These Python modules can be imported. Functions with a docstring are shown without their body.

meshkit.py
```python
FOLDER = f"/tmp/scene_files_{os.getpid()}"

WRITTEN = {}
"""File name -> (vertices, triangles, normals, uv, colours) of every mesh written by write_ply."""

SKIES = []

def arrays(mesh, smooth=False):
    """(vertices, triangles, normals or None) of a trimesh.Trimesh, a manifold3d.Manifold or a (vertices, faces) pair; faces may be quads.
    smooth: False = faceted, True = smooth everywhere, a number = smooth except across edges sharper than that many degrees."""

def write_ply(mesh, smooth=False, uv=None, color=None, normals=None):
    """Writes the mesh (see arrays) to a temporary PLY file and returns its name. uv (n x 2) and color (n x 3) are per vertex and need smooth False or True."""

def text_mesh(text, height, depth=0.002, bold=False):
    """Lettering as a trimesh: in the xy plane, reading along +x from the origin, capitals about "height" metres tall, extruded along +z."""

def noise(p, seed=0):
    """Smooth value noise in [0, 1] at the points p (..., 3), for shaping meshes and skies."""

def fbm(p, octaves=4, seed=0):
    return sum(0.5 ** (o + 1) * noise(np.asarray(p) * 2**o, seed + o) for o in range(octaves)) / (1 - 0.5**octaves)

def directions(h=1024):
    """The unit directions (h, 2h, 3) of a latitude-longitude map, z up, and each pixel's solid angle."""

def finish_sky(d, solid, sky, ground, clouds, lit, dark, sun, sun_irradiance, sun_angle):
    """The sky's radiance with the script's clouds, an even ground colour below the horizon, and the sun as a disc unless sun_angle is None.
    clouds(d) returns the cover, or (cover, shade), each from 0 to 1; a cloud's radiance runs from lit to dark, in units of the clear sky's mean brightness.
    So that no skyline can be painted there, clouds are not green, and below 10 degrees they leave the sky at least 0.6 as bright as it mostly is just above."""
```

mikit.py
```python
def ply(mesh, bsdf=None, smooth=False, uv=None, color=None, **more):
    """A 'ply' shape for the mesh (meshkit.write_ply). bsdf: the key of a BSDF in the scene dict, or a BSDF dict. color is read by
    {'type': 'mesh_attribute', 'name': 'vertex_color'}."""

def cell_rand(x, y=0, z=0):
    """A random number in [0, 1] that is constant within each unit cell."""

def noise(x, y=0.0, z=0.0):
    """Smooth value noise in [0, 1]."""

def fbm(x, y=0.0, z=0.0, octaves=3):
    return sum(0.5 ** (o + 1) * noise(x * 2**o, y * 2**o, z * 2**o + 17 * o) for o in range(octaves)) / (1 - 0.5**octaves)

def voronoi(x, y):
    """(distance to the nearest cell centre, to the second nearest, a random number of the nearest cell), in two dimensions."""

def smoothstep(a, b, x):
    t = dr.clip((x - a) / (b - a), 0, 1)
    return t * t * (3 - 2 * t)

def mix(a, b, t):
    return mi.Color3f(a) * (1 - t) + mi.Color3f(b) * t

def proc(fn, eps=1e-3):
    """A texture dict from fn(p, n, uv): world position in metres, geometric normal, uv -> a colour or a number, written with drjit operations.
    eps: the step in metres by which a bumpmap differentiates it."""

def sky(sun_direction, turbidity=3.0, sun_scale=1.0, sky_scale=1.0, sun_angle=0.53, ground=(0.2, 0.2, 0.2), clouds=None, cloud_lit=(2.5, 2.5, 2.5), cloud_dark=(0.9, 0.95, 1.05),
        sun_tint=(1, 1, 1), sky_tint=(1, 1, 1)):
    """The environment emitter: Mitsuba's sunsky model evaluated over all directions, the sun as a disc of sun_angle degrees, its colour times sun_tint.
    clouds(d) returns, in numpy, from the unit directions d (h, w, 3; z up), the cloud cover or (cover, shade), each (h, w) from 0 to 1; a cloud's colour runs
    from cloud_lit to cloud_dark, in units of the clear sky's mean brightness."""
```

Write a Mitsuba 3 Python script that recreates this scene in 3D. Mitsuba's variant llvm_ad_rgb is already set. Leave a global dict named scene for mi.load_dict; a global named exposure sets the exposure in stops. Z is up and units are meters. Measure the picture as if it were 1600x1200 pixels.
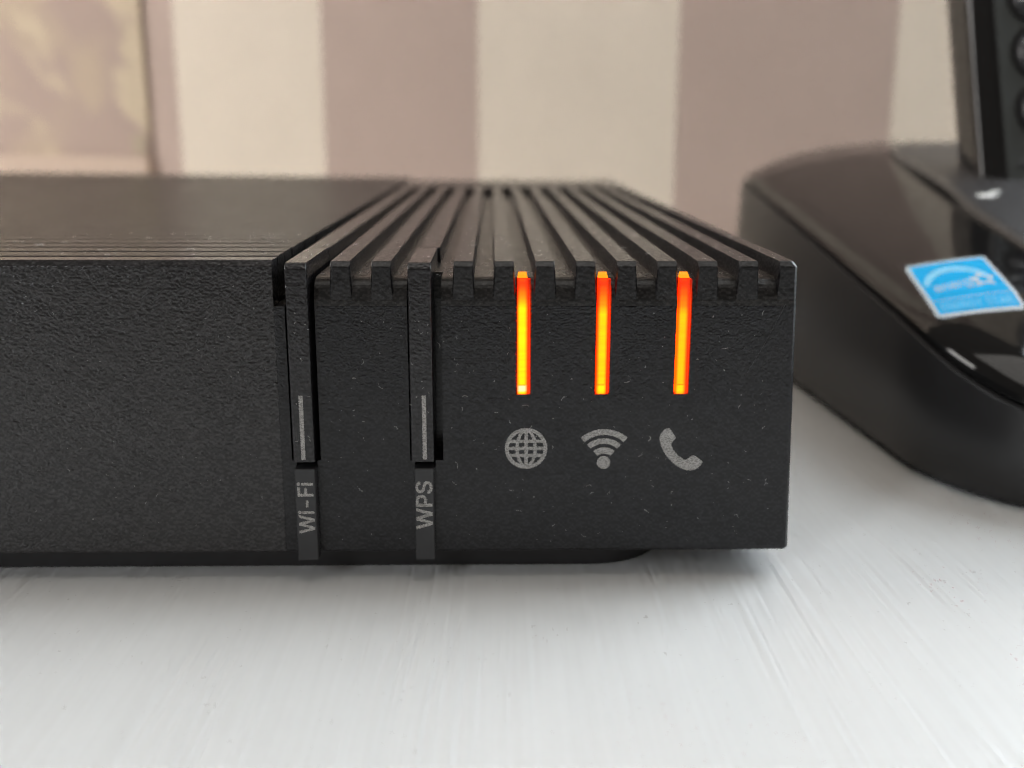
import math, random
import numpy as np, trimesh, mitsuba as mi, drjit as dr, mikit, meshkit
import manifold3d as m3
from manifold3d import Manifold, CrossSection
from shapely.geometry import Polygon, Point, box as sbox
from shapely import affinity
from shapely.ops import unary_union
from scipy.interpolate import PchipInterpolator
from scipy.spatial import Delaunay
import shapely

T = mi.ScalarTransform4f
rng = np.random.default_rng(7)
MM = 0.001            # every length below is in millimetres, written out in metres
scene, labels = {}, {}
exposure = 0.05

# ------------------------------------------------------------------ camera
EYE = np.array([25.30, -161.58, 73.00])
FWD = np.array([0.01817, 0.97103, -0.23824])
UP = np.array([0.0023, 0.2382, 0.9712])
scene['camera'] = {
    'type': 'thinlens', 'fov': 52.56, 'fov_axis': 'x', 'aperture_radius': 1.35 * MM, 'focus_distance': 161.0 * MM,
    'near_clip': 0.01, 'far_clip': 20.0,
    'to_world': T().look_at(origin=list(EYE * MM), target=list((EYE + FWD * 100) * MM), up=list(UP))}

# ------------------------------------------------------------------ light: a window in the striped wall, right of the frame,
# a second, smaller window far behind on the left, and the dim warm light of the room
AMBIENT, LEFT, RIGHT, FRONT, TOP = [0.12, 0.106, 0.090], (7.7, 7.45, 7.15), (4.35, 4.85, 5.2), (9.4, 9.8, 10.2), (1.7, 1.62, 1.52)
scene['room_light'] = {'type': 'constant', 'radiance': {'type': 'rgb', 'value': AMBIENT}}
WALL_P, WALL_T = np.array([0.0, 400.0]), np.array([0.9285, -0.3714])      # wall: a point and its direction in plan
WALL_N = np.array([-0.3714, -0.9285])                                      # towards the room


def rgb(*c):
    return {'type': 'rgb', 'value': list(map(float, c))}


def wall_pt(s, z, off=0.0):
    a = WALL_P + WALL_T * s + WALL_N * off
    return np.array([a[0], a[1], z])


def quad(a, b, c, d):
    return trimesh.Trimesh(np.array([a, b, c, d]) * MM, [[0, 1, 2], [0, 2, 3]], process=False)


def lamp(key, corners, radiance, label, cat):
    scene[key] = mikit.ply(quad(*corners), 'dark_gap', emitter={'type': 'area', 'radiance': rgb(*radiance)})
    labels[key] = {'label': label, 'category': cat, 'kind': 'structure'}


# ------------------------------------------------------------------ materials
def two(b):
    return {'type': 'twosided', 'bsdf': b} if b['type'] != 'bumpmap' else b


def plastic(col, rough, spec=0.5):
    return {'type': 'principled', 'base_color': rgb(*col) if not isinstance(col, dict) else col, 'roughness': rough, 'specular': spec}


def dust_and_glint(col, amount, f=1.0):
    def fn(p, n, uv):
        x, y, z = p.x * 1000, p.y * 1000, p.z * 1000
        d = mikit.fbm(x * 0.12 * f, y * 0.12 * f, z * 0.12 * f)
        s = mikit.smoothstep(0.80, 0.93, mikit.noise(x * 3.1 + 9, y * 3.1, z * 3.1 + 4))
        m = 0.55 + 1.1 * mikit.smoothstep(0.3, 0.8, mikit.noise(x * 2.6 + 1, y * 2.6, z * 2.6 + 8)) * (0.5 + mikit.noise(x * 5.5, y * 5.5 + 3, z * 5.5))  # fine mottle in the base colour stands in for glints off the grain
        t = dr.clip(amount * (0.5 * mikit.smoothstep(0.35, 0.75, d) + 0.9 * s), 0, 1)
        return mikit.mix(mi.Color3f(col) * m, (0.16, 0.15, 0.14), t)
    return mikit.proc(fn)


scene['face_plastic'] = two(plastic(dust_and_glint((0.0075, 0.0074, 0.0092), 0.035), 0.24, 0.40))
scene['left_plastic'] = two(plastic(dust_and_glint((0.019, 0.0175, 0.0185), 0.04), 0.24))
scene['top_plastic'] = two(plastic(dust_and_glint((0.016, 0.0147, 0.0142), 0.12, 2.0), 0.32, 0.30))
scene['rib_plastic'] = two(plastic(dust_and_glint((0.0115, 0.0108, 0.0115), 0.07, 2.0), 0.27, 0.36))
scene['button_plastic'] = two(plastic(dust_and_glint((0.0105, 0.0095, 0.0110), 0.02), 0.24))
scene['tab_plastic'] = two(plastic((0.030, 0.030, 0.032), 0.42))
scene['plinth_plastic'] = two(plastic((0.022, 0.021, 0.022), 0.5))
scene['dark_gap'] = two(plastic((0.008, 0.008, 0.008), 0.7, 0.2))


def print_col(p, n, uv):
    x, y, z = p.x * 1000, p.y * 1000, p.z * 1000
    s = mikit.noise(x * 5.5, y * 5.5, z * 5.5)
    return mikit.mix((0.21, 0.20, 0.19), (0.43, 0.41, 0.395), mikit.smoothstep(0.25, 0.75, s))


scene['grey_print'] = two(plastic(mikit.proc(print_col), 0.45))
scene['dust_fibre'] = two(plastic((0.50, 0.49, 0.48), 0.8, 0.2))
scene['scratch'] = two(plastic((0.075, 0.075, 0.08), 0.5))


# table: brushed white paint, strokes along y
def table_col(p, n, uv):
    x, y = p.x * 1000, p.y * 1000
    st = mikit.noise(x * 1.3 + 40, y * 0.02) * 0.6 + mikit.noise(x * 2.9 + 9, y * 0.04 + 3) * 0.4
    base = mikit.mix((0.745, 0.745, 0.73), (0.785, 0.787, 0.775), 0.35 * mikit.fbm(x * 0.05, y * 0.02) + 0.65 * st)
    cl = mikit.smoothstep(0.72, 0.88, mikit.noise(x * 0.05 + 3, y * 0.05 + 8)) * mikit.smoothstep(20.0, 60.0, x)
    nick = mikit.smoothstep(0.93, 0.965, mikit.noise(x * 1.9 + 20, y * 1.3 + 40)) * mikit.smoothstep(0.5, 0.75, mikit.noise(x * 0.3, y * 0.3 + 7))
    base = mikit.mix(base, (0.36, 0.33, 0.30), nick * 0.35)
    red = mikit.smoothstep(0.92, 0.96, mikit.noise(x * 2.2 + 60, y * 1.6 + 11)) * cl
    return mikit.mix(base, (0.42, 0.12, 0.13), red * 0.6)


scene['white_paint'] = two(plastic(mikit.proc(table_col), 0.34, 0.45))

# wallpaper: broad printed stripes
EDGES = [-552, -456, -360, -264, -168, -72, 19.4, 122.8, 220.8, 318, 420]


def wall_col(p, n, uv):
    x, y, z = p.x * 1000, p.y * 1000, p.z * 1000
    s = (x - WALL_P[0]) * WALL_T[0] + (y - WALL_P[1]) * WALL_T[1]
    on = mi.Float(0)
    for i, e in enumerate(EDGES):
        st = mikit.smoothstep(e - 0.6, e + 0.6, s)
        on = on + st * (1.0 if i % 2 == 0 else -1.0)
    lin = mikit.noise(s * 2.2, z * 0.5) - 0.5
    lin2 = mikit.fbm(s * 0.05, z * 0.03) - 0.5
    c = mikit.mix((0.54, 0.42, 0.365), (0.80, 0.70, 0.585), on)
    return c * (1 + 0.05 * lin + 0.06 * lin2)


scene['wallpaper'] = two({'type': 'diffuse', 'reflectance': mikit.proc(wall_col)})


def canvas_col(p, n, uv):
    x, y, z = p.x * 1000, p.y * 1000, p.z * 1000
    s = x * WALL_T[0] + (y - 400) * WALL_T[1]
    a = mikit.fbm(s * 0.022 + 3, z * 0.02 + 1)
    b = mikit.fbm(s * 0.035 + 13 + z * 0.02, z * 0.03 + 5)
    c = mikit.mix((0.53, 0.42, 0.325), (0.47, 0.36, 0.31), mikit.smoothstep(0.35, 0.65, a))
    return mikit.mix(c, (0.62, 0.51, 0.38), mikit.smoothstep(0.45, 0.65, b))


scene['canvas'] = two({'type': 'diffuse', 'reflectance': mikit.proc(canvas_col)})
scene['pale_wood'] = two({'type': 'diffuse', 'reflectance': rgb(0.60, 0.47, 0.385)})
scene['brown_wood'] = two({'type': 'diffuse', 'reflectance': rgb(0.46, 0.38, 0.29)})

# phone
scene['gloss_black'] = two(plastic((0.008, 0.0078, 0.008), 0.06, 0.42))
scene['satin_black'] = two(plastic((0.020, 0.0195, 0.020), 0.34, 0.5))
scene['matte_grey'] = two(plastic((0.042, 0.040, 0.041), 0.38, 0.5))
scene['trim_bevel'] = two(plastic((0.075, 0.07, 0.066), 0.25, 0.6))
scene['key_plastic'] = two(plastic((0.035, 0.035, 0.037), 0.30, 0.5))
scene['face_grey'] = two(plastic((0.050, 0.053, 0.050), 0.42, 0.5))
scene['white_print'] = two(plastic((0.78, 0.78, 0.77), 0.5))
scene['label_blue'] = two(plastic((0.0, 0.40, 0.80), 0.5, 0.25))
scene['label_pale'] = two(plastic((0.24, 0.62, 0.86), 0.35))
scene['label_edge'] = two(plastic((0.55, 0.60, 0.64), 0.45, 0.3))


# ------------------------------------------------------------------ mesh helpers (millimetres in, metres out)
def to_tri(m):
    if isinstance(m, Manifold):
        d = m.to_mesh()
        m = trimesh.Trimesh(np.array(d.vert_properties)[:, :3], np.array(d.tri_verts), process=False)
    m = m.copy()
    m.apply_scale(MM)
    return m


def key_of(name):
    if name not in scene and name not in labels:
        return name
    i = 1
    while f'{name}_{i:03d}' in scene or f'{name}_{i:03d}' in labels:
        i += 1
    return f'{name}_{i:03d}'


def part(name, mesh, mat, parent=None, smooth=30, label=None, kind=None, **more):
    key = key_of(f'{parent}__{name}' if parent else name)
    scene[key] = mikit.ply(to_tri(mesh), mat, smooth=smooth, **more)
    d = {}
    if label:
        d['label'] = label
    if kind:
        d['kind'] = kind
    if d:
        labels[key] = d
    return key


def thing(name, label, cat, group=None):
    key = key_of(name)
    labels[key] = {'label': label, 'category': cat}
    if group:
        labels[key]['group'] = group
    return key


def bx(x0, x1, y0, y1, z0, z1):
    return Manifold.cube([x1 - x0, y1 - y0, z1 - z0]).translate([x0, y0, z0])


def hull(pts):
    return Manifold.hull_points(np.asarray(pts, float))


def cbox(x0, x1, y0, y1, z0, z1, c):
    """box with chamfered edges"""
    p = []
    for x, sx in ((x0, 1), (x1, -1)):
        for y, sy in ((y0, 1), (y1, -1)):
            for z, sz in ((z0, 1), (z1, -1)):
                p += [[x, y + sy * c, z + sz * c], [x + sx * c, y, z + sz * c], [x + sx * c, y + sy * c, z]]
    return hull(p)


def prism_x(poly_yz, x0, x1):
    m = Manifold.extrude(CrossSection([np.asarray(poly_yz, float)]), x1 - x0)      # (y, z) in plane, extruded
    return m.transform(np.array([[0, 0, 1, x0], [1, 0, 0, 0], [0, 1, 0, 0]], float))


def prism_y(poly_xz, y0, y1):
    m = Manifold.extrude(CrossSection([np.asarray(poly_xz, float)]), y1 - y0)
    return m.transform(np.array([[1, 0, 0, 0], [0, 0, -1, y1], [0, 1, 0, 0]], float))


def prism_z(poly_xy, z0, z1):
    return Manifold.extrude(CrossSection([np.asarray(poly_xy, float)]), z1 - z0).translate([0, 0, z0])


def shape_mesh(shape, depth):
    """shapely shape -> trimesh extruded along +z"""
    gs = [g for g in getattr(shape, 'geoms', [shape]) if g.geom_type == 'Polygon' and g.area > 1e-6]
    return trimesh.util.concatenate([trimesh.creation.extrude_polygon(g, depth, engine='earcut') for g in gs])


def on_face(mesh, y):
    """a mesh drawn in the xy plane (depth +z) stood up on the face plane y, facing the camera (-y)"""
    m = mesh.copy()
    m.apply_transform(np.array([[1, 0, 0, 0], [0, 0, -1, y], [0, 1, 0, 0], [0, 0, 0, 1.0]]))
    return m


def grain_h(v, f, seed=0):
    """height of a moulded leather grain at the points v (mm), about -0.5 to 0.5"""
    a = meshkit.noise(v * f + 3.1, seed)
    b = meshkit.noise(v * f * 1.9 + 17.0, seed + 1)
    c = meshkit.noise(v * f * 0.45 + 5.0, seed + 2)
    w = meshkit.noise(v * 0.09 + 2.0, seed + 3)
    ridge = 1 - np.abs(2 * a - 1)
    return (0.34 * ridge + 0.66 * b - 0.5) * (0.55 + 0.5 * c + 0.3 * w)


def grained(m, f, amp, length, y_max=None, seed=0, back=True):
    """a Manifold whose front pieces (y below y_max) are cut fine and carry the moulded grain; the rest stays coarse"""
    rest = None
    if y_max is not None:
        lo, hi = m.split_by_plane([0, -1, 0], -y_max)
        m, rest = lo, hi
    t = to_tri(m.refine_to_length(length))
    v, fc = np.array(t.vertices) / MM, np.array(t.faces)
    if y_max is not None:                       # drop the cut face
        fc = fc[~(v[fc][:, :, 1] > y_max - 1e-4).all(1)]
    tm = trimesh.Trimesh(v, fc, process=False)
    n = np.array(tm.vertex_normals)
    edge = 1.0 if y_max is None else np.clip((y_max - v[:, 1]) / 0.5, 0, 1)
    h = grain_h(v, f, seed) * amp * edge
    v = v + n * h[:, None]
    tm = trimesh.Trimesh(v, fc, process=False)
    if rest is not None:
        r = to_tri(rest)
        rv, rf = np.array(r.vertices) / MM, np.array(r.faces)
        rf = rf[~(rv[rf][:, :, 1] < y_max + 1e-4).all(1)]
        tm = trimesh.util.concatenate([tm, trimesh.Trimesh(rv, rf, process=False)])
    return tm


# ================================================================== the setting
# table top: a painted board
xs, ys = np.arange(-72, 176.01, 0.21), np.arange(-92, 70.01, 1.6)
gx, gy = np.meshgrid(xs, ys, indexing='ij')
P2 = np.stack([gx, gy, gx * 0], -1)
wx = gx + 5 * (meshkit.noise(P2 * [0.02, 0.02, 0], 3) - 0.5)


def streak(fx, fy, sd):
    return meshkit.noise(np.stack([wx * fx, gy * fy, gx * 0 + sd], -1), sd) - 0.5


patchy = np.clip((meshkit.noise(P2 * [0.07, 0.025, 0], 8) - 0.25) * 2.2, 0.3, 1)
hz = (0.07 * streak(0.55, 0.014, 1) + 0.15 * streak(1.25, 0.022, 2) + 0.14 * streak(2.3, 0.035, 4)) * patchy
lump = np.clip((meshkit.noise(P2 * [0.75, 0.7, 0] + 31, 6) - 0.86) / 0.1, 0, 1)
hz += 0.05 * lump
fade = np.clip(np.minimum.reduce([gx - xs[0], xs[-1] - gx, gy - ys[0], ys[-1] - gy]) / 6.0, 0, 1)
hz = (hz - 0.05) * fade
nx_, ny_ = len(xs), len(ys)
ii = (np.arange(nx_ - 1)[:, None] * ny_ + np.arange(ny_ - 1)[None]).ravel()
tab_patch = trimesh.Trimesh(np.stack([gx, gy, hz], -1).reshape(-1, 3), np.vstack([np.stack([ii, ii + ny_, ii + ny_ + 1], 1), np.stack([ii, ii + ny_ + 1, ii + 1], 1)]), process=False)
board = to_tri(bx(-700, 560, -420, 640, -28, 0) - bx(xs[0], xs[-1], ys[0], ys[-1], -2, 5))
board.apply_scale(1 / MM)
part('tabletop', trimesh.util.concatenate([tab_patch, board]), 'white_paint', smooth=40)
labels['tabletop'] = {'label': 'white painted tabletop with long brush strokes', 'category': 'table', 'kind': 'structure'}
# striped wall
a, b = wall_pt(-640, -30), wall_pt(318, -30)
wp = [a[:2], b[:2], b[:2] - WALL_N * 40, a[:2] - WALL_N * 40]
part('wall', prism_z(wp, -28.5, 620), 'wallpaper', smooth=False)
labels['wall'] = {'label': 'wall papered in broad cream and mauve vertical stripes', 'category': 'wall', 'kind': 'structure'}
# the windows that light the table (both outside the picture)
lamp('window', [wall_pt(335, 40), wall_pt(900, 40), wall_pt(900, 1100), wall_pt(335, 1100)], RIGHT,
     'daylit window in the striped wall beyond its right end', 'window')
lamp('window_001', [np.array(v, float) for v in ((-900, 10, 160), (-900, 400, 160), (-900, 400, 1150), (-900, 10, 1150))], LEFT,
     'daylit window at the left end of the table', 'window')

lamp('window_002', [np.array(v, float) for v in ((-840, -1150, 260), (-980, -1030, 260), (-980, -1030, 1200), (-840, -1150, 1200))], FRONT,
     'daylit window behind the camera on the left', 'window')

lamp('overhead_fill', [np.array(v, float) for v in ((-330, -330, 1200), (-330, 230, 1200), (430, 230, 1200), (430, -330, 1200))], TOP,  # glowing panel added overhead to brighten the rib chamfers and fillets
     'added fill light panel above the table, out of view', 'overhead_fill')

# ================================================================== picture at left
pic = thing('picture', 'blurred beige and pink picture with pale bottom rail leaning at the left of the wall', 'picture')


def wall_slab(s0, s1, z0, z1, o0, o1):
    p = [wall_pt(s0, 0, o0)[:2], wall_pt(s1, 0, o0)[:2], wall_pt(s1, 0, o1)[:2], wall_pt(s0, 0, o1)[:2]]
    if Polygon(p).exterior.is_ccw is False:
        p = p[::-1]
    return prism_z(p, z0, z1)


SR = -189.0
part('canvas', wall_slab(-420, SR - 13, 57, 300, 0.5, 3), 'canvas', pic, smooth=False)
part('bottom_rail', wall_slab(-420, SR, 0.2, 57, 0.5, 6), 'pale_wood', pic, smooth=False, label='pale bottom rail of the picture')
part('side_stile', wall_slab(SR - 13, SR - 9, 57.2, 300, 0.5, 3.1), 'canvas', pic, smooth=False)
part('side_edge', wall_slab(SR - 9, SR, 57.2, 300, 0.5, 2.8), 'canvas', pic, smooth=False)
part('corner_block', wall_slab(SR - 11, SR - 2.5, 58, 70, 2.2, 3.7), 'brown_wood', pic, smooth=False, label='dark brown lower corner clip')

# ================================================================== router
router = thing('router', 'black ribbed plastic broadband router with three glowing orange light bars on its front', 'router')
H, ZB, ZP, ZF, R = 53.0, 4.6, 46.0, 50.3, 3.5
DEPTH = 265.0
XL = -9.1


def right_x(z):
    return 73.15 + (H - z) * 0.031


LED_X = [29.05, 41.7, 54.5]
LEDW = 2.15


def side_block(z0, z1, xl, c_front=0.45, y0=0.0, y1=DEPTH, ct=0.0, cb=0.0):
    """box from xl to the drafted right face, right front edge chamfered, optional top / bottom front chamfers"""
    p = []
    for z, ins in ((z0, cb), (z0 + cb, 0), (z1 - ct, 0), (z1, ct)):
        xr = right_x(z) - (ins * 0.6)
        f = y0 + ins
        p += [[xl, f, z], [xr - c_front, f, z], [xr, f + c_front, z], [xr, y1, z], [xl, y1, z]]
    return hull(p)


slots = bx(-7.45, -2.75, -3, 8, 20.6, 60) + bx(11.75, 17.15, -3, 8, 20.6, 60) \
    + bx(-6.7, -3.3, -1, 6, 19.4, 20.7) + bx(12.5, 15.9, -1, 6, 19.4, 20.7)
for x in LED_X:
    slots += bx(x - 0.12, x + LEDW + 0.12, -1, 2.6, 31.6, 51.6)

body = side_block(ZB, ZP - 0.05, XL, cb=0.4) - slots
part('front_body', grained(body, 2.6, 0.085, 0.115, 0.9), 'face_plastic', router, smooth=40)

cover = side_block(ZP, H, -2.75, ct=0.8) - slots
arc = [[R - R * math.cos(t), ZF - R + R * math.sin(t)] for t in np.linspace(0, math.pi / 2, 9)]
above = [[-2, ZF - R]] + arc + [[214.0, ZF], [214.0, H + 5], [-2, H + 5]]
P = prism_x(above, -20, 90)
ribs = []


def rib_prism(x0, w=2.93):
    s = 0.35 / 5.5
    rib = prism_y([[x0 - 6.0 * s, H - 6.0], [x0 + w + 6.0 * s, H - 6.0], [x0 + w, H + 0.01], [x0, H + 0.01]], -1, 214.0)
    for xa, sg in ((x0, 1), (x0 + w, -1)):                 # softened front edges
        rib -= hull([[xa - sg * (dz * s) + sg * dx, dy, H - dz] for dz in (-0.5, 6.2) for dx, dy in ((-0.3, -1.2), (0.2, -1.2), (0.2, 0.0), (-0.02, 0.36), (-0.3, 0.36))])
    return rib


full = cover
floor = cover - P
part('ribbed_cover', grained(floor, 2.0, 0.06, 0.2, 4.6, 5), 'top_plastic', router, smooth=40)
cov = 'router__ribbed_cover'
rib_block = side_block(ZP, H, -20, ct=0.8)
wps_cut = bx(11.75, 17.15, -3, 20.5, 20, 60)
wifi_cut = bx(-7.45, -2.75, -3, 20.5, 20, 60)
for i in range(-1, 12):
    x0 = 6.4 * i
    if i == -1:
        x0 = -6.95
        r = cbox(x0, x0 + 3.6, 20.3, DEPTH, ZF - 4, H, 0.15)
    elif i == 11:
        r = rib_prism(x0, 6) ^ rib_block ^ P
    else:
        r = rib_prism(x0) ^ rib_block ^ P
        if i == 2:
            r = (rib_prism(x0 - 0.3, 3.5) ^ rib_block ^ P) - wps_cut
    part('rib', grained(r, 2.1, 0.07, 0.2, 6.0 if i >= 0 else 21.0, 9), 'rib_plastic', cov, smooth=40)
# channel floor between the cover and the left lid
part('channel', bx(-9.3, -2.8, 8.1, DEPTH, 40, 46.5), 'dark_gap', router, smooth=False)
part('inner_wall', bx(-9.0, 73, 9, 30, 8, 45.5) ^ bx(-9.0, 20, 9, 30, 8, 45.5), 'dark_gap', router, smooth=False) if False else None

# buttons and their label tabs
YB = -1.9


def slim(x0, x1, y0, y1, z0, z1, c, dz=0.0):
    return cbox(x0, x1, y0, y1, z0, z1, c)


def print_flat(mesh, y):
    return on_face(mesh, y)


def text_up(word, length, cap):
    m = meshkit.text_mesh(word, 10.0, 0.05, bold=True)
    b = m.bounds
    m.apply_translation([-(b[0][0]), 0, 0])
    m.apply_scale([length / (b[1][0] - b[0][0]), cap / 10.0, 1])
    m.apply_transform(np.array([[0, -1, 0, 0], [1, 0, 0, 0], [0, 0, 1, 0], [0, 0, 0, 1.0]]))   # reading upwards
    return m


for (x0, x1, word, tz, tx, ln, cap) in ((-6.85, -3.45, 'Wi-Fi', 8.75, -3.95, 8.75, 2.42), (12.1, 15.7, 'WPS', 9.4, 15.3, 8.25, 2.55)):
    top = [[x0, 0.2, ZP], [x0, 0.2, ZP]]
    blk = hull([[x0 + a, YB + d, z] for a, d in ((0.18, 0), (0, 0.18)) for z in (20.95, H - 0.9)]
               + [[x1 - a, YB + d, z] for a, d in ((0.18, 0), (0, 0.18)) for z in (20.95, H - 0.9)]
               + [[x0 + 0.1, YB + 0.8, H], [x1 - 0.1, YB + 0.8, H], [x0 + 0.1, 20, H], [x1 - 0.1, 20, H], [x0, 20, H - 0.2], [x1, 20, H - 0.2],
                  [x0, 20, 20.95], [x1, 20, 20.95]])
    blk = blk - bx(x0 - 1, x1 + 1, 6, 25, 0, 49.2)
    bkey = part('button', grained(blk, 2.3, 0.12, 0.16, 1.0, 21), 'button_plastic', router, smooth=40,
                label=f'tall narrow black {"wireless on-off" if word != "WPS" else "pairing"} button with a grey dash, above the {word} tab')
    dx = -5.56 if word != 'WPS' else 13.95
    part('dash_mark', bx(dx, dx + 0.66, YB - 0.05, YB + 0.02, 21.35, 32.0), 'grey_print', bkey, smooth=False)
    tab = cbox(x0 + (0.0 if word != 'WPS' else 0.42), x1 - 0.05, YB, 1.5, 3.95, 19.75, 0.15)
    tkey = part('label_tab', tab, 'tab_plastic', router, smooth=20, label=f'dark grey raised tab lettered {word}')
    tm = text_up(word, ln, cap)
    tm.apply_translation([tx, tz, 0])
    part('lettering', on_face(tm, YB - 0.01), 'grey_print', tkey, smooth=False)

# printed icons on the face
def annulus(r0, r1):
    return Point(0, 0).buffer(r1, 48).difference(Point(0, 0).buffer(r0, 48))


def sector(r0, r1, half):
    pts = [(0, 0)] + [(20 * math.sin(a), 20 * math.cos(a)) for a in np.linspace(-half, half, 24)]
    return annulus(r0, r1).intersection(Polygon(pts))


disc = Point(0, 0).buffer(3.1, 48)
ell = affinity.scale(Point(0, 0).buffer(1, 48), 1.75, 3.2).difference(affinity.scale(Point(0, 0).buffer(1, 48), 1.2, 2.75))
globe = unary_union([annulus(2.85, 3.46), sbox(-0.29, -3.2, 0.29, 3.2), ell.intersection(disc)] +
                    [sbox(-3.2, z - 0.27, 3.2, z + 0.27).intersection(disc) for z in (-1.2, 0, 1.2)])
globe = affinity.translate(globe, 30.65, 22.55)
wifi = unary_union([Point(0, 0).buffer(1.1, 32)] + [sector(a, b, math.radians(42)) for a, b in ((1.52, 2.6), (3.2, 4.13), (4.7, 5.68))])
wifi = affinity.translate(wifi, 43.35, 20.1)
hp = [(1190, 120), (1172, 130), (1150, 156), (1143, 180), (1145, 205), (1160, 250), (1187, 296), (1222, 335), (1260, 368), (1300, 389), (1340, 396),
      (1372, 389), (1400, 367), (1417, 345), (1410, 330), (1372, 302), (1358, 298), (1344, 301), (1322, 320), (1312, 325), (1295, 321), (1262, 295), (1232, 262), (1216, 228), (1222, 212), (1240, 190), (1243, 180), (1215, 136), (1203, 123)]
hnd = Polygon([((x - 1280) * 0.0247 * 1.07, (258 - y) * 0.0247 * 1.07) for x, y in hp]).buffer(0.08).buffer(-0.08)
hnd = affinity.translate(hnd, 56.0, 22.3)
part('globe_icon', on_face(shape_mesh(globe, 0.05), -0.01), 'grey_print', router, smooth=False, label='printed grey globe under the first light bar')
part('wireless_icon', on_face(shape_mesh(wifi, 0.05), -0.01), 'grey_print', router, smooth=False, label='printed grey wireless waves under the second light bar')
part('handset_icon', on_face(shape_mesh(hnd, 0.05), -0.01), 'grey_print', router, smooth=False, label='printed grey telephone receiver under the third light bar')

# light bars
def glow(name, mesh, rad, parent):
    key = key_of(f'{parent}__{name}')
    scene[key] = mikit.ply(to_tri(mesh), 'dark_gap', smooth=False, emitter={'type': 'area', 'radiance': rgb(*rad)})
    return key


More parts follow.
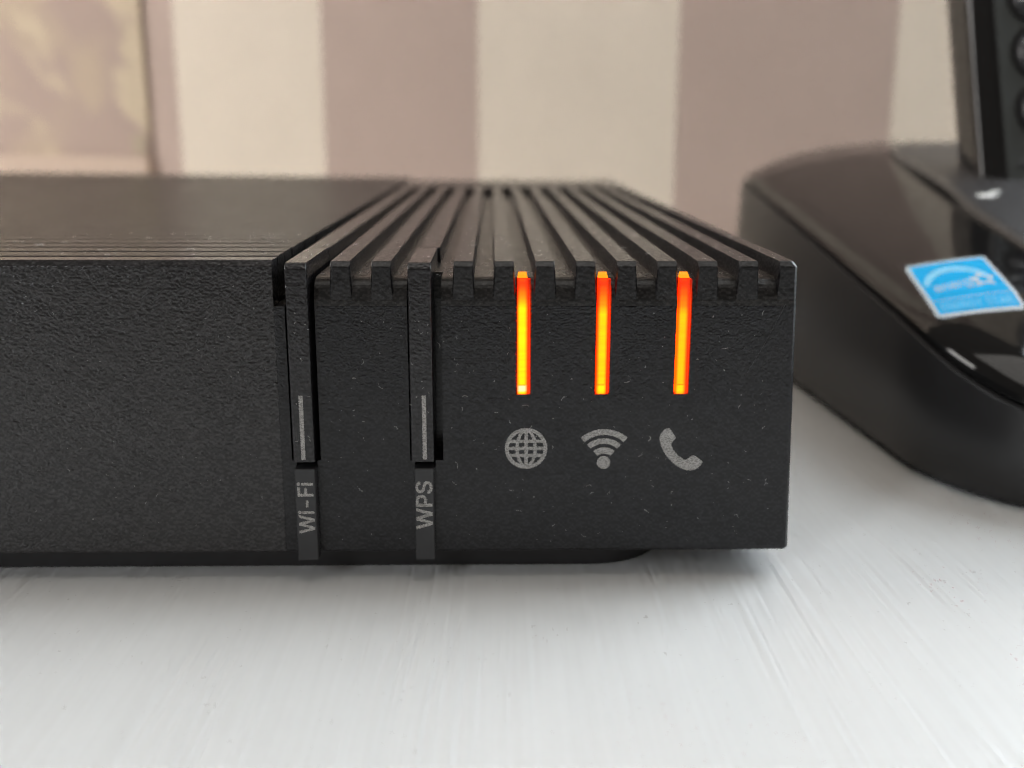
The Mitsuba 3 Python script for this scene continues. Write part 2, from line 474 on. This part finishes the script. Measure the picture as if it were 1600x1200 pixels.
def glow_grad(name, x0, x1, z0, z1, y, fn, parent, depth=1.5, nx=9, nz=60):
    """a light pipe whose brightness varies along and across it"""
    xs_, zs_ = np.linspace(x0, x1, nx), np.linspace(z0, z1, nz)
    v, f = [], []
    rim_ = [(a, 0) for a in range(nx)]
    for zz in zs_:
        for xx in xs_:
            t = (xx - x0) / (x1 - x0) * 2 - 1
            v.append([xx, y + 0.12 * max(0.0, abs(t) - 0.7), zz])
        v.append([x1, y + depth, zz]); v.append([x0, y + depth, zz])
    m_ = nx + 2
    for a in range(nz - 1):
        for b_ in range(m_):
            p, q = a * m_ + b_, a * m_ + (b_ + 1) % m_
            f += [[p, q, q + m_], [p, q + m_, p + m_]]
    for o, flip in ((0, True), ((nz - 1) * m_, False)):
        for b_ in range(1, m_ - 1):
            tri = [o, o + b_, o + b_ + 1]
            f.append(tri[::-1] if flip else tri)
    v = np.array(v)
    col = np.array([fn(np.clip((p[0] - x0) / (x1 - x0), 0, 1) if p[1] < y + 0.5 else (0.0 if p[0] < (x0 + x1) / 2 else 1.0), p[2]) for p in v])
    col[v[:, 1] > y + 0.5] *= [4.5, 1.6, 1.0]
    key = key_of(f'{parent}__{name}')
    scene[key] = mikit.ply(trimesh.Trimesh(v * MM, f, process=False), 'dark_gap', smooth=False, color=col,
                           emitter={'type': 'area', 'radiance': {'type': 'mesh_attribute', 'name': 'vertex_color'}})
    return key


for k, x in enumerate(LED_X):
    led = f'router__light_bar' + (f'_{k:03d}' if k else '')
    labels[led] = {'label': ('first', 'second', 'third')[k] + ' glowing orange light bar from the left, above the ' + ('globe', 'wireless', 'telephone')[k] + ' icon'}
    gz = np.interp
    yellow = (0.95, 0.76, 0.64)[k]
    zt = (46.6, 45.8, 45.6)[k]
    lrng = np.random.default_rng(40 + k)
    speck = lrng.normal(0, 1, 200)

    def core_fn(u, z):
        edge = min(1.0, (0.5 - abs(u - (0.47, 0.52, 0.45)[k])) * 3.6)
        edge = max(0.0, edge)
        up = np.interp(z, [31.7, 32.2, 33.1, 33.3, zt - 1.0, zt + 0.5, 48.6, 49.6, 50.3], [0.5, 1.25, 1.25, 0.95, 1.0, 0.42, 0.15, 0.05, 0.10])
        g = yellow * up * (0.10 + 0.90 * edge) * (1 + 0.05 * speck[int((z - 30) * 8) % 200])
        r_ = np.interp(up, [0.04, 0.15, 0.5, 1.0], [1.1, 1.7, 2.4, 3.0]) * (0.62 + 0.38 * edge)
        b_ = 0.5 * edge if (k == 0 and 32.1 < z < 33.2) else 0.0
        return (r_, max(g, 0.035), b_)

    x1 = x + LEDW - 0.42
    glow_grad('core', x + 0.12, x1, 31.72, 50.4, -0.28, core_fn, led)
    glow('cap', hull([[x + 0.12, 0.0, 50.45], [x1 - 0.05, 0.0, 50.45], [x + 0.12, 1.4, 50.45], [x1 - 0.05, 1.4, 50.45], [x + 0.25, 0.25, 50.95], [x1 - 0.2, 0.25, 50.95], [x + 0.25, 1.4, 51.25], [x1 - 0.2, 1.4, 51.25]]), (1.7, 0.42, 0.01), led)
    glow_grad('side_strip', x1 + 0.06, x + LEDW, 31.72, 50.2, 0.06, lambda u, z: (np.interp(z, [31, 44, 48, 50.2], [1.3, 1.2, 0.8, 0.45]), np.interp(z, [31, 46, 48, 50], [0.045, 0.05, 0.03, 0.012]), 0.0), led, nx=3)
    part('slot_mark', bx(x + 0.35, x1 - 0.35, -0.30, -0.281, 33.2, 33.28), 'dark_gap', led, smooth=False)

# plinth under the body
pp = [(-330, 5.1)] + [(42 + 14 * math.sin(t), 5.1 + 14 - 14 * math.cos(t)) for t in np.linspace(0, math.pi / 2, 12)] + [(56, 240), (-330, 240)]
part('plinth', prism_z(pp, 0.0, ZB + 0.3), 'plinth_plastic', router, smooth=30)

# left lid: broad panel with ribs running across
LX0, LX1 = -330.0, -9.15


def lid_z(x, y):
    return 0.55 + 3.8 * np.clip(-x / 330.0, 0, 1) * np.clip(y / 275.0, 0, 1)


lid = hull([[x, y, z] for x in (LX0, LX1) for y, z in ((0, ZB + 0.3), (0.3, ZB), (0, H - 0.7), (0.75, H + 0.2), (4.7, H + 0.2), (4.7, ZB))])
part('lid_front', grained(lid ^ bx(-75, 0, -1, 10, 0, 60), 2.1, 0.13, 0.135, 0.95, 31), 'left_plastic', router, smooth=40, label='broad left front panel with grained black plastic')
ridge_rows = 44
verts = []
part('lid_end', lid ^ bx(LX0 - 1, -75, -1, 10, 0, 60), 'left_plastic', router, smooth=20)
lidk = part('lid_deck', bx(LX0, LX1 - 0.2, 4.75, 280, 30, H - 2.0), 'top_plastic', router, smooth=False)
for i in range(ridge_rows):
    y0 = 6.4 * i + 5.25
    y1 = min(y0 + 5.4, 281)
    p = []
    for x in (LX0, LX1):
        za, zb_ = H - 0.25 + lid_z(x, y0), H - 0.25 + lid_z(x, y1)
        xe = x if x == LX0 else x - 0.1 * (i % 2)
        p += [[xe, y0, H - 2.5], [xe, y1, H - 2.5], [xe, y0 + 0.03, za - 0.12], [xe, y0 + 0.2, za], [xe, y1 - 0.2, zb_], [xe, y1, zb_ - 0.15]]
    part('ridge', hull(p), 'top_plastic', lidk, smooth=20)

# dust, hairs and fine scratches on the front
def fibre(p0, ang, ln, curv, w, plane_y):
    n = 7
    pts, a = [np.array(p0, float)], ang
    for i in range(n):
        pts.append(pts[-1] + ln / n * np.array([math.cos(a), math.sin(a)]))
        a += curv / n
    pts = np.array(pts)
    d = np.gradient(pts, axis=0)
    d /= np.linalg.norm(d, axis=1, keepdims=True)
    nn = np.stack([-d[:, 1], d[:, 0]], 1)
    v = []
    for q, m in zip(pts, nn):
        v += [[q[0] + m[0] * w, plane_y, q[1] + m[1] * w], [q[0] - m[0] * w, plane_y, q[1] - m[1] * w], [q[0], plane_y - 1.6 * w, q[1]]]
    f = []
    for i in range(n):
        for a_, b_ in ((0, 1), (1, 2), (2, 0)):
            A, B, C_, D = 3 * i + a_, 3 * i + b_, 3 * i + 3 + b_, 3 * i + 3 + a_
            f += [[A, B, C_], [A, C_, D]]
    return trimesh.Trimesh(np.array(v), f, process=False)


fib = []
for _ in range(240):
    x, z = rng.uniform(-2, 71), rng.uniform(6, 45)
    if any(a - 0.6 < x < a + 3.2 for a in LED_X) and z > 31 or (11 < x < 17.5):
        continue
    fib.append(fibre((x, z), rng.uniform(0, 6.28), rng.choice([0.08, 0.15, 0.3, 0.6, 1.1], p=[.4, .3, .17, .09, .04]), rng.uniform(-3, 3), rng.uniform(0.018, 0.038), -0.05))
for _ in range(90):
    x, z = rng.uniform(-50, -10), rng.uniform(6, 50)
    fib.append(fibre((x, z), rng.uniform(0, 6.28), rng.choice([0.07, 0.15, 0.35]), rng.uniform(-3, 3), rng.uniform(0.016, 0.03), -0.06))
for x0, x1 in ((-6.7, -3.6), (12.2, 15.6)):
    for _ in range(14):
        x, z = rng.uniform(x0, x1), rng.uniform(22, 51)
        fib.append(fibre((x, z), rng.uniform(0, 6.28), rng.uniform(0.15, 0.4), rng.uniform(-2, 2), 0.03, YB - 0.03))
hair = []
for x, z, a, ln, c in ((16.8, 39.2, 1.2, 1.5, 1.6), (6.9, 33.5, -1.4, 1.6, 1.2), (20.3, 31.2, 0.9, 1.4, -2.0), (9.2, 26.3, 0.4, 1.3, -2.6), (61.8, 39.2, -0.4, 1.5, 1.2),
                       (19.4, 19.2, 1.2, 1.6, 1.4), (30.0, 29.7, 0.6, 1.5, -1.4), (44.0, 14.6, 0.5, 1.2, 0.8), (41.5, 16.0, 2.4, 1.6, 2.0), (18.6, 17.0, -1.2, 1.2, 1.0), (3.2, 15.8, -1.0, 1.2, 0.8),
                       (68.2, 45.2, -2.0, 1.2, 0.3)):
    hair.append(fibre((x, z), a, ln * 0.75, c, 0.022, -0.06))
part('dust', trimesh.util.concatenate(fib + hair), 'dust_fibre', router, smooth=False, kind='stuff', label='pale dust specks and tiny hairs on the front face')
part('scratch', trimesh.util.concatenate([fibre((65.8, 34.6), 1.06, 13.2, 0.12, 0.02, -0.045), fibre((68.3, 43.0), 1.0, 2.2, -0.2, 0.018, -0.045)]), 'scratch', router, smooth=False, label='long fine scratch on the right of the front face')
# dust in the grooves and on the tops
fib = []
for _ in range(70):
    i = rng.integers(-1, 11)
    x = 6.4 * i + rng.uniform(3.3, 6.1)
    m = fibre((x, 0), rng.uniform(0, 6.28), rng.choice([0.5, 1.0, 2.0]), rng.uniform(-4, 4), 0.018, 0)
    m.apply_transform(np.array([[1, 0, 0, 0], [0, 0, 1, 3.6 + abs(rng.normal(0, 5))], [0, -1, 0, ZF + 0.12], [0, 0, 0, 1.0]]))
    fib.append(m)
for _ in range(150):
    i = rng.integers(-1, 12)
    top = rng.random() < 0.5 or i == 11
    x = 6.4 * i + (rng.uniform(0.3, 2.6) if top else rng.uniform(3.4, 6.0))
    y = 4 + abs(rng.normal(0, 26))
    m = fibre((x, 0), rng.uniform(0, 6.28), rng.choice([0.3, 0.6, 1.4], p=[.5, .35, .15]), rng.uniform(-3, 3), 0.03, 0)
    m.apply_transform(np.array([[1, 0, 0, 0], [0, 0, 1, y], [0, -1, 0, (H if top else ZF) + 0.02], [0, 0, 0, 1.0]]))
    fib.append(m)
for _ in range(60):
    x, y = rng.uniform(-60, -11), 6.4 * rng.integers(0, 6) + 5.5 + rng.uniform(0, 3)
    m = fibre((x, 0), rng.uniform(0, 6.28), rng.choice([0.3, 0.6, 1.2]), rng.uniform(-3, 3), 0.03, 0)
    m.apply_transform(np.array([[1, 0, 0, 0], [0, 0, 1, y], [0, -1, 0, H + 0.45], [0, 0, 0, 1.0]]))
    fib.append(m)
part('groove_dust', trimesh.util.concatenate(fib), 'dust_fibre', router, smooth=False, kind='stuff', label='pale dust lying on the ribs and in the grooves')

# ================================================================== cordless phone base
base = thing('charging_dock', 'glossy black wedge-shaped telephone charging dock with a blue label on its slope', 'phone base')
PX, PHW = 181.0, 65.0
ZS = PchipInterpolator([0, 18, 31, 41, 55, 74, 96, 117, 133, 165, 200, 245], [17.5, 18.5, 20.8, 24.6, 29.6, 33.8, 38.4, 42.6, 46.4, 51.5, 55.5, 58])


def contour(n=160, grow=0.0):
    t = np.linspace(0, 2 * np.pi, n, endpoint=False)
    c, s = np.cos(t), np.sin(t)
    yf = 75 - (57 + grow) * np.abs(s) ** (2 / 3)
    yr = 190 + (38 + grow) * np.abs(s) ** (2 / 3)
    y = np.where(s < 0, yf, yr)
    k = np.clip((y - 115) / 90, 0, 1)
    x = PX + (PHW + grow + 5.0 * k * k * (3 - 2 * k)) * np.sign(c) * np.abs(c) ** (2 / 3)
    return np.stack([x, y], 1)


def ring(grow, z_fn):
    c = contour(grow=grow)
    return np.column_stack([c, z_fn(c[:, 0], c[:, 1])])


def loft(rings, cap0=True, cap1=True):
    n = len(rings[0])
    v = np.vstack(rings)
    f = []
    for k in range(len(rings) - 1):
        for i in range(n):
            a, b_ = k * n + i, k * n + (i + 1) % n
            f += [[a, b_, b_ + n], [a, b_ + n, a + n]]
    v = list(v)
    if cap0:
        v.append(rings[0].mean(0)); f += [[len(v) - 1, (i + 1) % n, i] for i in range(n)]
    if cap1:
        o = (len(rings) - 1) * n
        v.append(rings[-1].mean(0)); f += [[len(v) - 1, o + i, o + (i + 1) % n] for i in range(n)]
    return trimesh.Trimesh(np.array(v), f, process=False)


def top_z(x, y):
    u = np.clip(np.abs(x - PX) / PHW, 0, 1)
    yy = np.clip((y - 18) / 40, 0, 1)
    return ZS(y) + 3.4 + 9.0 * (1 - u ** 2.2) * (0.35 + 0.65 * yy)


zs = lambda x, y: ZS(y)
body_rings = [ring(-3, lambda x, y: 0 * x), ring(-1.2, lambda x, y: 0 * x + 0.6), ring(0, lambda x, y: 0 * x + 2.5)]
for k in range(1, 9):
    t = k / 8
    body_rings.append(ring(0.9 * math.sin(t * 2.6) + 0.3 * t - 1.2 * max(0, t - .5), lambda x, y, t=t: 2.5 + (ZS(y) - 0.5 - 2.5) * t))
body_rings += [ring(-2.2, lambda x, y: ZS(y) - 0.2), ring(-3.0, lambda x, y: ZS(y) - 0.25)]
part('lower_body', loft(body_rings), 'satin_black', base, smooth=40)
shell = [ring(-2.6, lambda x, y: ZS(y) - 0.15), ring(-0.9, lambda x, y: ZS(y) + 0.1), ring(-0.7, lambda x, y: ZS(y) + 0.7)]
for a in np.linspace(0.15, 1.0, 9):
    g = -0.7 - 7.3 * (1 - math.cos(a * math.pi / 2))
    w_ = math.sin(a * math.pi / 2)
    shell.append(ring(g, lambda x, y, w_=w_, g=g: ZS(y) + 0.7 + (top_z(x, y) - ZS(y) - 0.7) * w_))
for k in np.linspace(0.06, 1.0, 22):
    shell.append(ring(-8.0 - k * 47, top_z))
part('top_shell', loft(shell), 'gloss_black', base, smooth=True, label='glossy black sloping top of the phone base')


def drape(shape, off, thick=None, step=2.0, skirt=1.2):
    """a sheet cut to the plan outline, lying on the sloping top"""
    vs, fs = [], []
    n0 = 0
    for g in getattr(shape, 'geoms', [shape]):
        if g.geom_type != 'Polygon' or g.area < 1e-4:
            continue
        loops = []
        for r in [g.exterior, *g.interiors]:
            n = max(8, int(r.length / step))
            corners = np.array(r.coords)[:-1]
            pts = np.array([r.interpolate(t, normalized=True).coords[0] for t in np.arange(n) / n])
            if len(corners) < n * 2:
                d = np.array([r.project(Point(c)) for c in np.vstack([corners, pts])])
                allp = np.vstack([corners, pts])[np.argsort(d)]
                keep = np.r_[True, np.linalg.norm(np.diff(allp, axis=0), axis=1) > step * 0.15]
                pts = allp[keep]
            loops.append(pts)
        x0, y0, x1, y1 = g.bounds
        gx_, gy_ = np.meshgrid(np.arange(x0 + step / 2, x1, step), np.arange(y0 + step / 2, y1, step))
        ins = g.buffer(-0.35 * step)
        q = np.stack([gx_.ravel(), gy_.ravel()], 1)
        q = q[shapely.contains_xy(ins, q[:, 0], q[:, 1])] if not ins.is_empty else q[:0]
        P_ = np.vstack(loops + [q])
        tri = Delaunay(P_).simplices
        c = P_[tri].mean(1)
        tri = tri[shapely.contains_xy(g, c[:, 0], c[:, 1])]
        a, b_, cc = P_[tri[:, 0]], P_[tri[:, 1]], P_[tri[:, 2]]
        area = (b_[:, 0] - a[:, 0]) * (cc[:, 1] - a[:, 1]) - (b_[:, 1] - a[:, 1]) * (cc[:, 0] - a[:, 0])
        tri = np.where(area[:, None] < 0, tri[:, ::-1], tri)
        z = top_z(P_[:, 0], P_[:, 1])
        vs.append(np.column_stack([P_, z + off])); fs.append(tri + n0); n0 += len(P_)
        for lp in loops:
            zl = top_z(lp[:, 0], lp[:, 1])
            ccw = Polygon(lp).exterior.is_ccw == (lp is loops[0])
            k = np.arange(len(lp)); k2 = (k + 1) % len(lp); L_ = len(lp)
            vs.append(np.vstack([np.column_stack([lp, zl + off]), np.column_stack([lp, zl - skirt])]))
            f1 = np.vstack([np.stack([k, k + L_, k2 + L_], 1), np.stack([k, k2 + L_, k2], 1)])
            fs.append((f1 if ccw else f1[:, ::-1]) + n0); n0 += 2 * L_
    return trimesh.Trimesh(np.vstack(vs), np.vstack(fs), process=False)


trim = Polygon([(150.5, 60), (152, 110), (154.5, 150), (156, 180), (158, 192), (163, 199), (172, 202), (192, 202), (204, 198), (207, 180), (207.5, 150), (210, 110), (211.5, 60), (205, 48), (181, 44), (157, 48)]).buffer(-4).buffer(4)
part('trim_edge', drape(trim, 0.75), 'trim_bevel', base, smooth=30)
part('trim_panel', drape(trim.buffer(-1.3), 1.0), 'matte_grey', base, smooth=30, label='matte dark grey strip around the handset cradle')
# arrow mark and a second mark on the strip
ar = Polygon([(0, 0), (-3.2, -1.3), (-6.4, 1.2), (-3.5, 3.4), (-2.9, 1.9), (-1.2, 3.6), (1.6, 4.6), (2.1, 3.4), (-0.3, 2.2), (-2.0, 0.9)])
def arrow_at(x, y, r, s=1.0):
    return affinity.translate(affinity.rotate(affinity.scale(ar, s * 1.15, s * 1.15, origin=(0, 0)), r, origin=(0, 0)), x, y)
part('arrow_mark', drape(arrow_at(162.0, 119.5, 0, 0.85), 1.08, step=1.0, skirt=-0.9), 'white_print', base, smooth=False, label='small white arrow printed on the grey strip')
part('arrow_mark', drape(arrow_at(160.0, 87.0, 0, 0.8), 1.08, step=1.0, skirt=-0.9), 'white_print', base, smooth=False)

# blue efficiency label
LO = np.array([123.3, 83.2])
LA, LB = np.array([17.3, -3.3]), np.array([-3.2, -28.2])


def lab(shape):
    return affinity.affine_transform(shape, [LA[0], LB[0], LA[1], LB[1], LO[0], LO[1]])


lk = key_of('charging_dock__label')
part('label', drape(lab(sbox(0.03, 0.02, 0.97, 0.98).buffer(0.03)), 0.10, step=1.5, skirt=0.3), 'label_edge', base, smooth=30, label='blue and white efficiency label stuck on the glossy slope')
part('blue_print', drape(lab(sbox(0.045, 0.035, 0.955, 0.74)), 0.16, step=1.2, skirt=-0.05), 'label_blue', lk, smooth=30)
part('blue_print', drape(lab(sbox(0.045, 0.757, 0.955, 0.965)), 0.16, step=1.2, skirt=-0.05), 'label_blue', lk, smooth=30)
arcs = Point(0, 0).buffer(1, 48)
arc1 = affinity.translate(affinity.scale(arcs, 0.42, 0.40), 0.48, 0.54).difference(affinity.translate(affinity.scale(arcs, 0.36, 0.31), 0.48, 0.55)).intersection(sbox(0.07, 0.1, 0.85, 0.46))
star = Polygon([(0.07 * (1 if k % 2 == 0 else 0.42) * 2.1 * math.sin(k * math.pi / 5) + 0.76, 0.47 - 0.07 * (1 if k % 2 == 0 else 0.42) * 2.1 * math.cos(k * math.pi / 5)) for k in range(10)])
star = star.buffer(0.012).difference(star.buffer(-0.016))
part('arc_print', drape(lab(arc1), 0.20, step=1.0, skirt=-0.12), 'label_pale', lk, smooth=30)
part('star_print', drape(lab(star), 0.21, step=1.0, skirt=-0.12), 'label_edge', lk, smooth=30)


def label_text(word, x0, x1, ybase, h, off, mat, slant=0.0):
    m = meshkit.text_mesh(word, 1.0, 1.0)
    b_ = m.bounds
    v = m.vertices.copy()
    u = x0 + (v[:, 0] - b_[0][0]) / (b_[1][0] - b_[0][0]) * (x1 - x0)
    w_ = ybase - v[:, 1] * h - slant * (u - x0)
    m.vertices = np.column_stack([u, w_, v[:, 2]])
    m = trimesh.Trimesh(*trimesh.remesh.subdivide_to_size(m.vertices, m.faces, 0.5), process=True)
    v = m.vertices.copy()
    q = LO + v[:, :1] * LA + v[:, 1:2] * LB
    z = top_z(q[:, 0], q[:, 1]) + np.where(v[:, 2] > 0.5, off, off - 0.04)
    m = trimesh.Trimesh(np.column_stack([q, z]), m.faces, process=False)
    part('lettering', m, mat, lk, smooth=False)


label_text('energy', 0.16, 0.70, 0.60, 0.15, 0.22, 'label_edge', 0.10)
label_text('ENERGY STAR', 0.10, 0.91, 0.925, 0.11, 0.22, 'label_pale')

# ================================================================== handset
hs = thing('phone_handset', 'black cordless telephone handset with round keys standing in the charging base', 'phone')
LEAN = math.radians(22.5)
HW = np.array([0, math.sin(LEAN), math.cos(LEAN)])
HN = np.array([0, -math.cos(LEAN), math.sin(LEAN)])
HB = np.array([164.6, 131.5, 56.0])
HWID = 58.0


def hpt(x, s, n):
    return HB + np.array([1.0, 0, 0]) * x + HW * s + HN * n


def hs_ring(s, inset=0.0):
    """rounded outline at height s: flat front with rounded edges, rounder back"""
    th = 23.0 - 0.012 * (s - 20) - inset
    half = [(HWID / 2, 0.0), (5.6, 0.0), (4.9, -0.1), (4.3, -0.4), (3.8, -0.85), (2.7, -1.95), (1.6, -3.05), (0.7, -3.95), (0.25, -4.6), (0.05, -5.6), (0.0, -8.0), (0.0, -11.0), (0.0, -14.0), (0.3, -17.0),
            (1.3, -19.2), (3.1, -21.2), (5.6, -22.4), (9.0, -th), (HWID / 2, -th)]
    pts = half[:-1] + [(HWID - a_, b_) for a_, b_ in half[::-1][:-1]]
    p = np.array(pts)
    cen = np.array([HWID / 2, -th / 2])
    d = p - cen
    sc = 1 - inset / np.maximum(np.abs(d).max(0), 1)
    p = cen + d * sc
    return np.array([hpt(x, s, n) for x, n in p])


hr = [hs_ring(-16, 3), hs_ring(-14, 0.8)] + [hs_ring(s) for s in np.linspace(-11, 160, 30)] + [hs_ring(163, 0.8), hs_ring(165, 3)]
hm = loft(hr)
hm.fix_normals()
part('shell', hm, 'gloss_black', hs, smooth=40)
fp = sbox(5.8, 1.5, HWID - 5.8, 150).buffer(-2).buffer(2)


def on_handset(mesh, n0):
    """drawn in (x, s), depth along the face normal"""
    m = mesh.copy()
    M = np.eye(4)
    M[:3, 0], M[:3, 1], M[:3, 2], M[:3, 3] = [1, 0, 0], HW, HN, hpt(0, 0, n0)
    m.apply_transform(M)
    return m


part('face_plate', on_handset(shape_mesh(fp, 0.35), -0.12), 'face_grey', hs, smooth=False, label='dark grey keypad face of the handset')
rows = [('*', '0', '#'), ('7', '8', '9'), ('4', '5', '6'), ('1', '2', '3')]
for r_, row in enumerate(rows):
    for c_, ch in enumerate(row):
        x, s = 16.7 + 11.8 * c_, 24.3 + 17.3 * r_
        prof = [(0, 0), (6.7, 0), (6.7, 0.25), (5.6, 0.3), (5.3, 1.3), (4.9, 1.85), (4.4, 2.1), (0, 2.15)]
        km = trimesh.creation.revolve(np.array(prof), sections=40)
        km.apply_scale([1.0, 1.14, 1])
        km.apply_translation([x, s, 0])
        kk = part('key', on_handset(km, 0.2), 'key_plastic', hs, smooth=35)
        rm = trimesh.creation.annulus(6.3, 7.4, 0.5, sections=40)
        rm.apply_scale([1.0, 1.14, 1])
        rm.apply_translation([x, s, 0.25])
        part('key_ring', on_handset(rm, 0.2), 'gloss_black', kk, smooth=35)
        tm = meshkit.text_mesh(ch, 5.9, 0.15, bold=True)
        b_ = tm.bounds.mean(0)
        tm.apply_translation([x - b_[0] - 2.2, s - b_[1], 0])
        part('digit', on_handset(tm, 2.36), 'white_print', kk, smooth=False)
for x in (13.0, 48.0):
    e = trimesh.creation.icosphere(3, 1.0)
    e.apply_scale([2.2, 1.1, 0.5])
    e.apply_translation([x - 2.5, 8.2, 0.3])
    part('charge_mark', on_handset(e, 0.0), 'key_plastic', hs, smooth=True)
